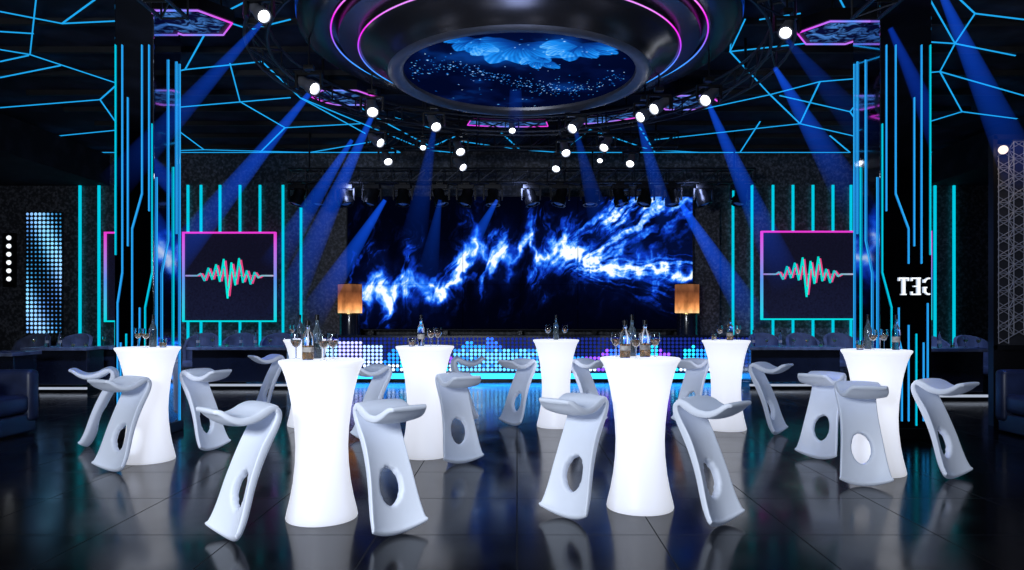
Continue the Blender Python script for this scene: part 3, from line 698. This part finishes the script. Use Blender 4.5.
# ---------------- stools ----------------
def catmull(pts,n):
    pts=[np.array(p,float) for p in pts]; P0=[2*pts[0]-pts[1]]+pts+[2*pts[-1]-pts[-2]]; out=[]
    for i in range(len(pts)-1):
        a,b_,c,d_=P0[i:i+4]
        for k in range(n):
            t=k/n; out.append(0.5*((2*b_)+(-a+c)*t+(2*a-5*b_+4*c-d_)*t*t+(-a+3*b_-3*c+d_)*t**3))
    out.append(pts[-1]); return np.array(out)
def ribbon(ctrl,rows,cols,bend,thick,hole=None):
    C=catmull(ctrl,12); s=np.concatenate([[0],np.cumsum(np.hypot(np.diff(C[:,0]),np.diff(C[:,1])))]); Ltot=s[-1]
    S=np.linspace(0,Ltot,rows); G=np.zeros((rows,cols,2))
    wid=np.interp(S,s,C[:,2])
    for i in range(rows):
        for j in range(cols):
            t=(j/(cols-1)-0.5)*2; t=math.sin(t*math.pi/2)*0.35+t*0.65
            G[i,j]=(S[i],t*0.5*wid[i])
    keep=np.ones((rows-1,cols-1),bool)
    if hole:
        hs_,hl,hw=hole
        e=lambda p:((p[0]-hs_)/hl)**2+(p[1]/hw)**2
        for i in range(rows-1):
            for j in range(cols-1):
                c=(G[i,j]+G[i+1,j]+G[i,j+1]+G[i+1,j+1])/4
                if e(c)<1: keep[i,j]=False
        for i in range(1,rows-1):
            for j in range(1,cols-1):
                f=[keep[i-1,j-1],keep[i,j-1],keep[i-1,j],keep[i,j]]
                if any(f) and not all(f):
                    p=G[i,j]; q=math.sqrt(e(p))+1e-6; G[i,j]=(hs_+(p[0]-hs_)/q,p[1]/q)
    top=[];bot=[]
    for i in range(rows):
        for j in range(cols):
            ss,v=G[i,j]; u=np.interp(ss,s,C[:,0]); z=np.interp(ss,s,C[:,1]); w=np.interp(ss,s,C[:,2]); bd=np.interp(ss/Ltot,np.linspace(0,1,len(bend)),bend)
            th=np.interp(ss/Ltot,np.linspace(0,1,len(thick)),thick)/2
            e1=min(ss+0.01,Ltot);e0=max(ss-0.01,0); tu=np.interp(e1,s,C[:,0])-np.interp(e0,s,C[:,0]); tz=np.interp(e1,s,C[:,1])-np.interp(e0,s,C[:,1]); L_=math.hypot(tu,tz)
            nu,nz=-tz/L_,tu/L_
            r=2*v/w; k=bd*r*r; th=th*(1-0.30*r*r)
            top.append((u+nu*(k+th),v,z+nz*(k+th))); bot.append((u+nu*(k-th),v,z+nz*(k-th)))
    N_=rows*cols
    fs=[(i*cols+j,i*cols+j+1,(i+1)*cols+j+1,(i+1)*cols+j) for i in range(rows-1) for j in range(cols-1) if keep[i,j]]
    edge={}
    for f in fs:
        for a_,b_ in zip(f,f[1:]+f[:1]): edge[(a_,b_)]=1
    allf=list(fs)+[tuple(N_+i for i in reversed(f)) for f in fs]
    for (a_,b_) in edge:
        if (b_,a_) not in edge: allf.append((b_,a_,N_+a_,N_+b_))
    vs=top+bot; used=sorted({i for f in allf for i in f}); mp={o:n for n,o in enumerate(used)}
    mb=MB(); mb.v=[tuple(float(c) for c in vs[i]) for i in used]; mb.f=[tuple(mp[i] for i in f) for f in allf]; return mb
body=[(0.105,0.014,0.42),(0.072,0.045,0.400),(0.038,0.12,0.380),(0.010,0.22,0.355),(-0.020,0.33,0.330),(-0.058,0.44,0.310),(-0.106,0.55,0.300),(-0.154,0.65,0.310),(-0.180,0.745,0.330),(-0.168,0.806,0.345),(-0.135,0.826,0.350)]
seat=[(-0.155,0.816,0.345),(-0.120,0.824,0.350),(-0.078,0.802,0.355),(-0.025,0.770,0.355),(0.04,0.750,0.355),(0.105,0.753,0.345),(0.160,0.778,0.330),(0.200,0.812,0.305),(0.228,0.830,0.275),(0.246,0.822,0.245)]
stool=thing('bar_stool','sculptural white moulded bar stool with oval hole in its curved body','stool',(0,0,0),0,'white sculptural bar stools')
o1=part(stool,'curved_body',ribbon(body,46,21,[-0.075,-0.055,-0.045,-0.04,-0.01],[0.05,0.062,0.066,0.072,0.080,0.068,0.048],hole=(0.31,0.125,0.078)),M['stool'],False)
o2=part(stool,'seat',ribbon(seat,30,17,[-0.005,0.008,0.014,0.010,0.0],[0.050,0.080,0.074,0.062,0.050,0.040]),M['stool'],False)
for o in(o1,o2):
    o.data.polygons.foreach_set('use_smooth',[True]*len(o.data.polygons))
    m=o.modifiers.new('Sub','SUBSURF'); m.levels=1; m.render_levels=1
ST=[(122,470,-115),(97,446,-155),(205,450,-22),(268,414,-138),(243,537,-132),(389,532,-48),(371,440,-138),(458,462,-62),(466,420,10),(518,425,-138),(589,424,-42),(575,516,-132),(709,523,-48),(691,424,-138),(769,434,-42),(822,458,-138),(861,484,-100),(942,477,-60)]
first=True
for px,py,an in ST:
    p=flo(px,py)
    if first: stool.location=p; stool.rotation_euler=(0,0,math.radians(an)); first=False
    else: dup(stool,p,math.radians(an))

# ---------------- bottles and glasses ----------------
def bottle_root(kind):
    lab={'amber':'squat clear whisky bottle with amber liquor and dark label','darkglass':'tall slim dark glass bottle','glass':'slim clear glass bottle with dark label'}[kind]
    r=thing('bottle',lab,'bottle',(0,0,-50),0,'bottles on the tables')
    if kind=='amber':
        part(r,'glass_body',MB().lathe([(0.037,0),(0.040,0.008),(0.040,0.15),(0.033,0.18),(0.015,0.205),(0.013,0.245),(0.015,0.25)],20),M['glass'],True)
        part(r,'liquor',MB().lathe([(0.034,0.008),(0.036,0.012),(0.036,0.10)],20),M['amber'],True)
        part(r,'paper_label',MB().lathe([(0.0408,0.055),(0.0408,0.09)],20,cap0=False,cap1=False),M['label'],True)
        part(r,'stopper',MB().lathe([(0.018,0.24),(0.018,0.275),(0.012,0.278)],16),M['black'],True)
    else:
        part(r,'glass_body',MB().lathe([(0.030,0),(0.034,0.008),(0.034,0.17),(0.028,0.20),(0.013,0.235),(0.012,0.29),(0.014,0.295)],20),M[kind],True)
        if kind=='glass': part(r,'paper_label',MB().lathe([(0.0348,0.07),(0.0348,0.12)],20,cap0=False,cap1=False),M['label'],True)
        part(r,'cap',MB().lathe([(0.0155,0.275),(0.0155,0.315),(0.010,0.318)],16),M['black'],True)
    return r
def glass_root():
    r=thing('wine_glass','clear stemmed wine glass','glass',(0,0,-50),0,'glasses on the tables')
    part(r,'bowl',MB().lathe([(0.006,0.082),(0.024,0.095),(0.038,0.125),(0.038,0.15),(0.032,0.185),(0.030,0.185),(0.036,0.15),(0.036,0.126),(0.022,0.098),(0.004,0.086)],20,cap0=False,cap1=False),M['glass'],True)
    part(r,'stem',MB().tube((0,0,0.006),(0,0,0.085),0.005,10),M['glass'],True)
    part(r,'foot',MB().lathe([(0.034,0),(0.034,0.003),(0.006,0.009)],20),M['glass'],True)
    part(r,'drink',MB().lathe([(0.004,0.088),(0.021,0.099),(0.034,0.126),(0.0345,0.135)],20),M['wine'],True)
    return r
def tumbler_root():
    r=thing('tumbler','short clear glass tumbler','glass',(0,0,-50),0,'tumblers on the tables')
    part(r,'glass_wall',MB().lathe([(0.028,0),(0.031,0.004),(0.037,0.085),(0.034,0.085),(0.028,0.014),(0.001,0.012)],20,cap1=False),M['glass'],True)
    part(r,'drink',MB().lathe([(0.026,0.016),(0.0305,0.048)],20),M['wine'],True)
    return r
roots={k:bottle_root(k) for k in('amber','darkglass','glass')}; roots['w']=glass_root(); roots['t']=tumbler_root(); used={k:False for k in roots}
def place(kind,x_,y_,z_):
    r=roots[kind]
    if not used[kind]: r.location=(x_,y_,z_); used[kind]=True
    else: dup(r,(x_,y_,z_),random.uniform(0,6))
items={'T1':[('amber',308,0.0),('darkglass',317,0.16),('w',324,-0.10),('w',333,0.02),('w',296,0.10)],
'T2':[('amber',625,-0.02),('amber',645,0.08),('w',636,-0.14),('w',655,0.02),('w',616,0.05),('darkglass',632,0.18)],
'T3':[('darkglass',153,0.05),('w',138,0.0),('w',146,-0.12),('t',163,-0.05)],
'T4':[('glass',421,0.06),('w',431,-0.05),('w',438,0.06),('t',412,-0.06)],
'T5':[('darkglass',556,0.0),('w',548,-0.06),('w',565,0.06)],
'T6':[('amber',730,0.02),('w',720,-0.04),('w',738,-0.08),('t',714,0.06)],
'T7':[('glass',896,0.0),('darkglass',868,0.16),('w',873,-0.06),('w',884,0.02),('t',860,0.0)],
'T8':[('darkglass',300,0.0),('w',292,0.0)]}
for k,l in items.items():
    loc=tabs[k]
    for kd,px,dy in l: place(kd,X(px,loc[1]+dy),loc[1]+dy,TH)
for px0,px1,d,zt_ in cts[:5]:
    n=max(2,int((px1-px0)/13))
    for i in range(n):
        px=px0+(i+0.5)*(px1-px0)/n; dd_=d+0.2+0.2*random.random()
        place(random.choice(['w','w','glass','t']),X(px,dd_)*0.985,dd_,zt_)

# ---------------- lights ----------------
def area(loc,size,power,col,rot=(0,0,0),sy=None):
    l=bpy.data.lights.new('area_light','AREA'); l.energy=power; l.color=col; l.size=size
    if sy: l.shape='RECTANGLE'; l.size_y=sy
    o=bpy.data.objects.new('area_light',l); LK(o); o.location=loc; o.rotation_euler=rot; return o
def spot(loc,target,power,col,ang=60,blend=0.6,rad=0.1):
    l=bpy.data.lights.new('spot_light','SPOT'); l.energy=power; l.color=col; l.spot_size=math.radians(ang); l.spot_blend=blend; l.shadow_soft_size=rad
    o=bpy.data.objects.new('spot_light',l); LK(o); o.location=loc
    o.rotation_mode='QUATERNION'; o.rotation_quaternion=(Vector(target)-Vector(loc)).to_track_quat('-Z','Y'); return o
area((-2.6,-0.8,2.6),2.2,420,(0.86,0.92,1.0),(math.radians(77),0,math.radians(-19)),1.0)  # added key light from the camera side for the stools, no real fixture
for x_ in(-3.2,0,3.2): spot((x_,5.0,4.9),(x_*0.9,6.6,0),90,(0.55,0.72,1.0),85,0.8,0.12)
for s,e,r in beams:
    a=P(*s);b2=P(*e)
    spot(a+ (b2-a).normalized()*0.2,b2,150,(0.03,0.15,1.0),38,0.5,0.08)
for x_ in(-6,6): spot((x_,10.5,5.0),(x_,11.5,0),160,(0.05,0.2,1.0),110,0.8,0.2)
for x_ in(-6.3,6.3): spot((x_,10.5,4.6),(x_*1.08,14.0,0.7),750,(0.4,0.55,1.0),58,0.7,0.15)  # added spots that brighten the side counters and chairs, no fixture there
for x_ in(-1,1): spot((x_*4.9,5.5,4.6),(x_*6.3,8.8,1.4),190,(0.55,0.62,1.0),50,0.7,0.15)
for x_ in(-3.4,0.1,3.6): spot((x_,14.0,4.0),(x_,16.2,2.9),40,(0.45,0.55,1.0),130,0.8,0.1)  # added spots to bring out the speckled back wall
spot((0,7.2,1.3),(0,9.2,5),110,(0.5,0.6,0.95),120,0.8,0.5)  # added unseen uplight that lightens the rotunda rings
pl=bpy.data.lights.new('point_light','POINT'); pl.energy=6; pl.color=(1.0,0.75,0.55); pl.shadow_soft_size=0.06
po=bpy.data.objects.new('point_light',pl); LK(po); po.location=(X(1001,LYD-0.3),LYD-0.35,Z(152,LYD))
w=bpy.data.worlds.new('World'); SC.world=w; w.use_nodes=True
w.node_tree.nodes['Background'].inputs[0].default_value=(0.02,0.04,0.12,1); w.node_tree.nodes['Background'].inputs[1].default_value=0.3

# ---------------- camera ----------------
cam=bpy.data.cameras.new('camera'); co=bpy.data.objects.new('camera',cam); LK(co)
co.location=(0,0,H); co.rotation_euler=(math.radians(90),0,0)
cam.sensor_width=36; cam.lens=F/1024*36; cam.shift_x=-(CX-512)/1024; cam.shift_y=(HY-285)/1024
cam.clip_start=0.05
SC.camera=co
SC.view_settings.view_transform='Standard'
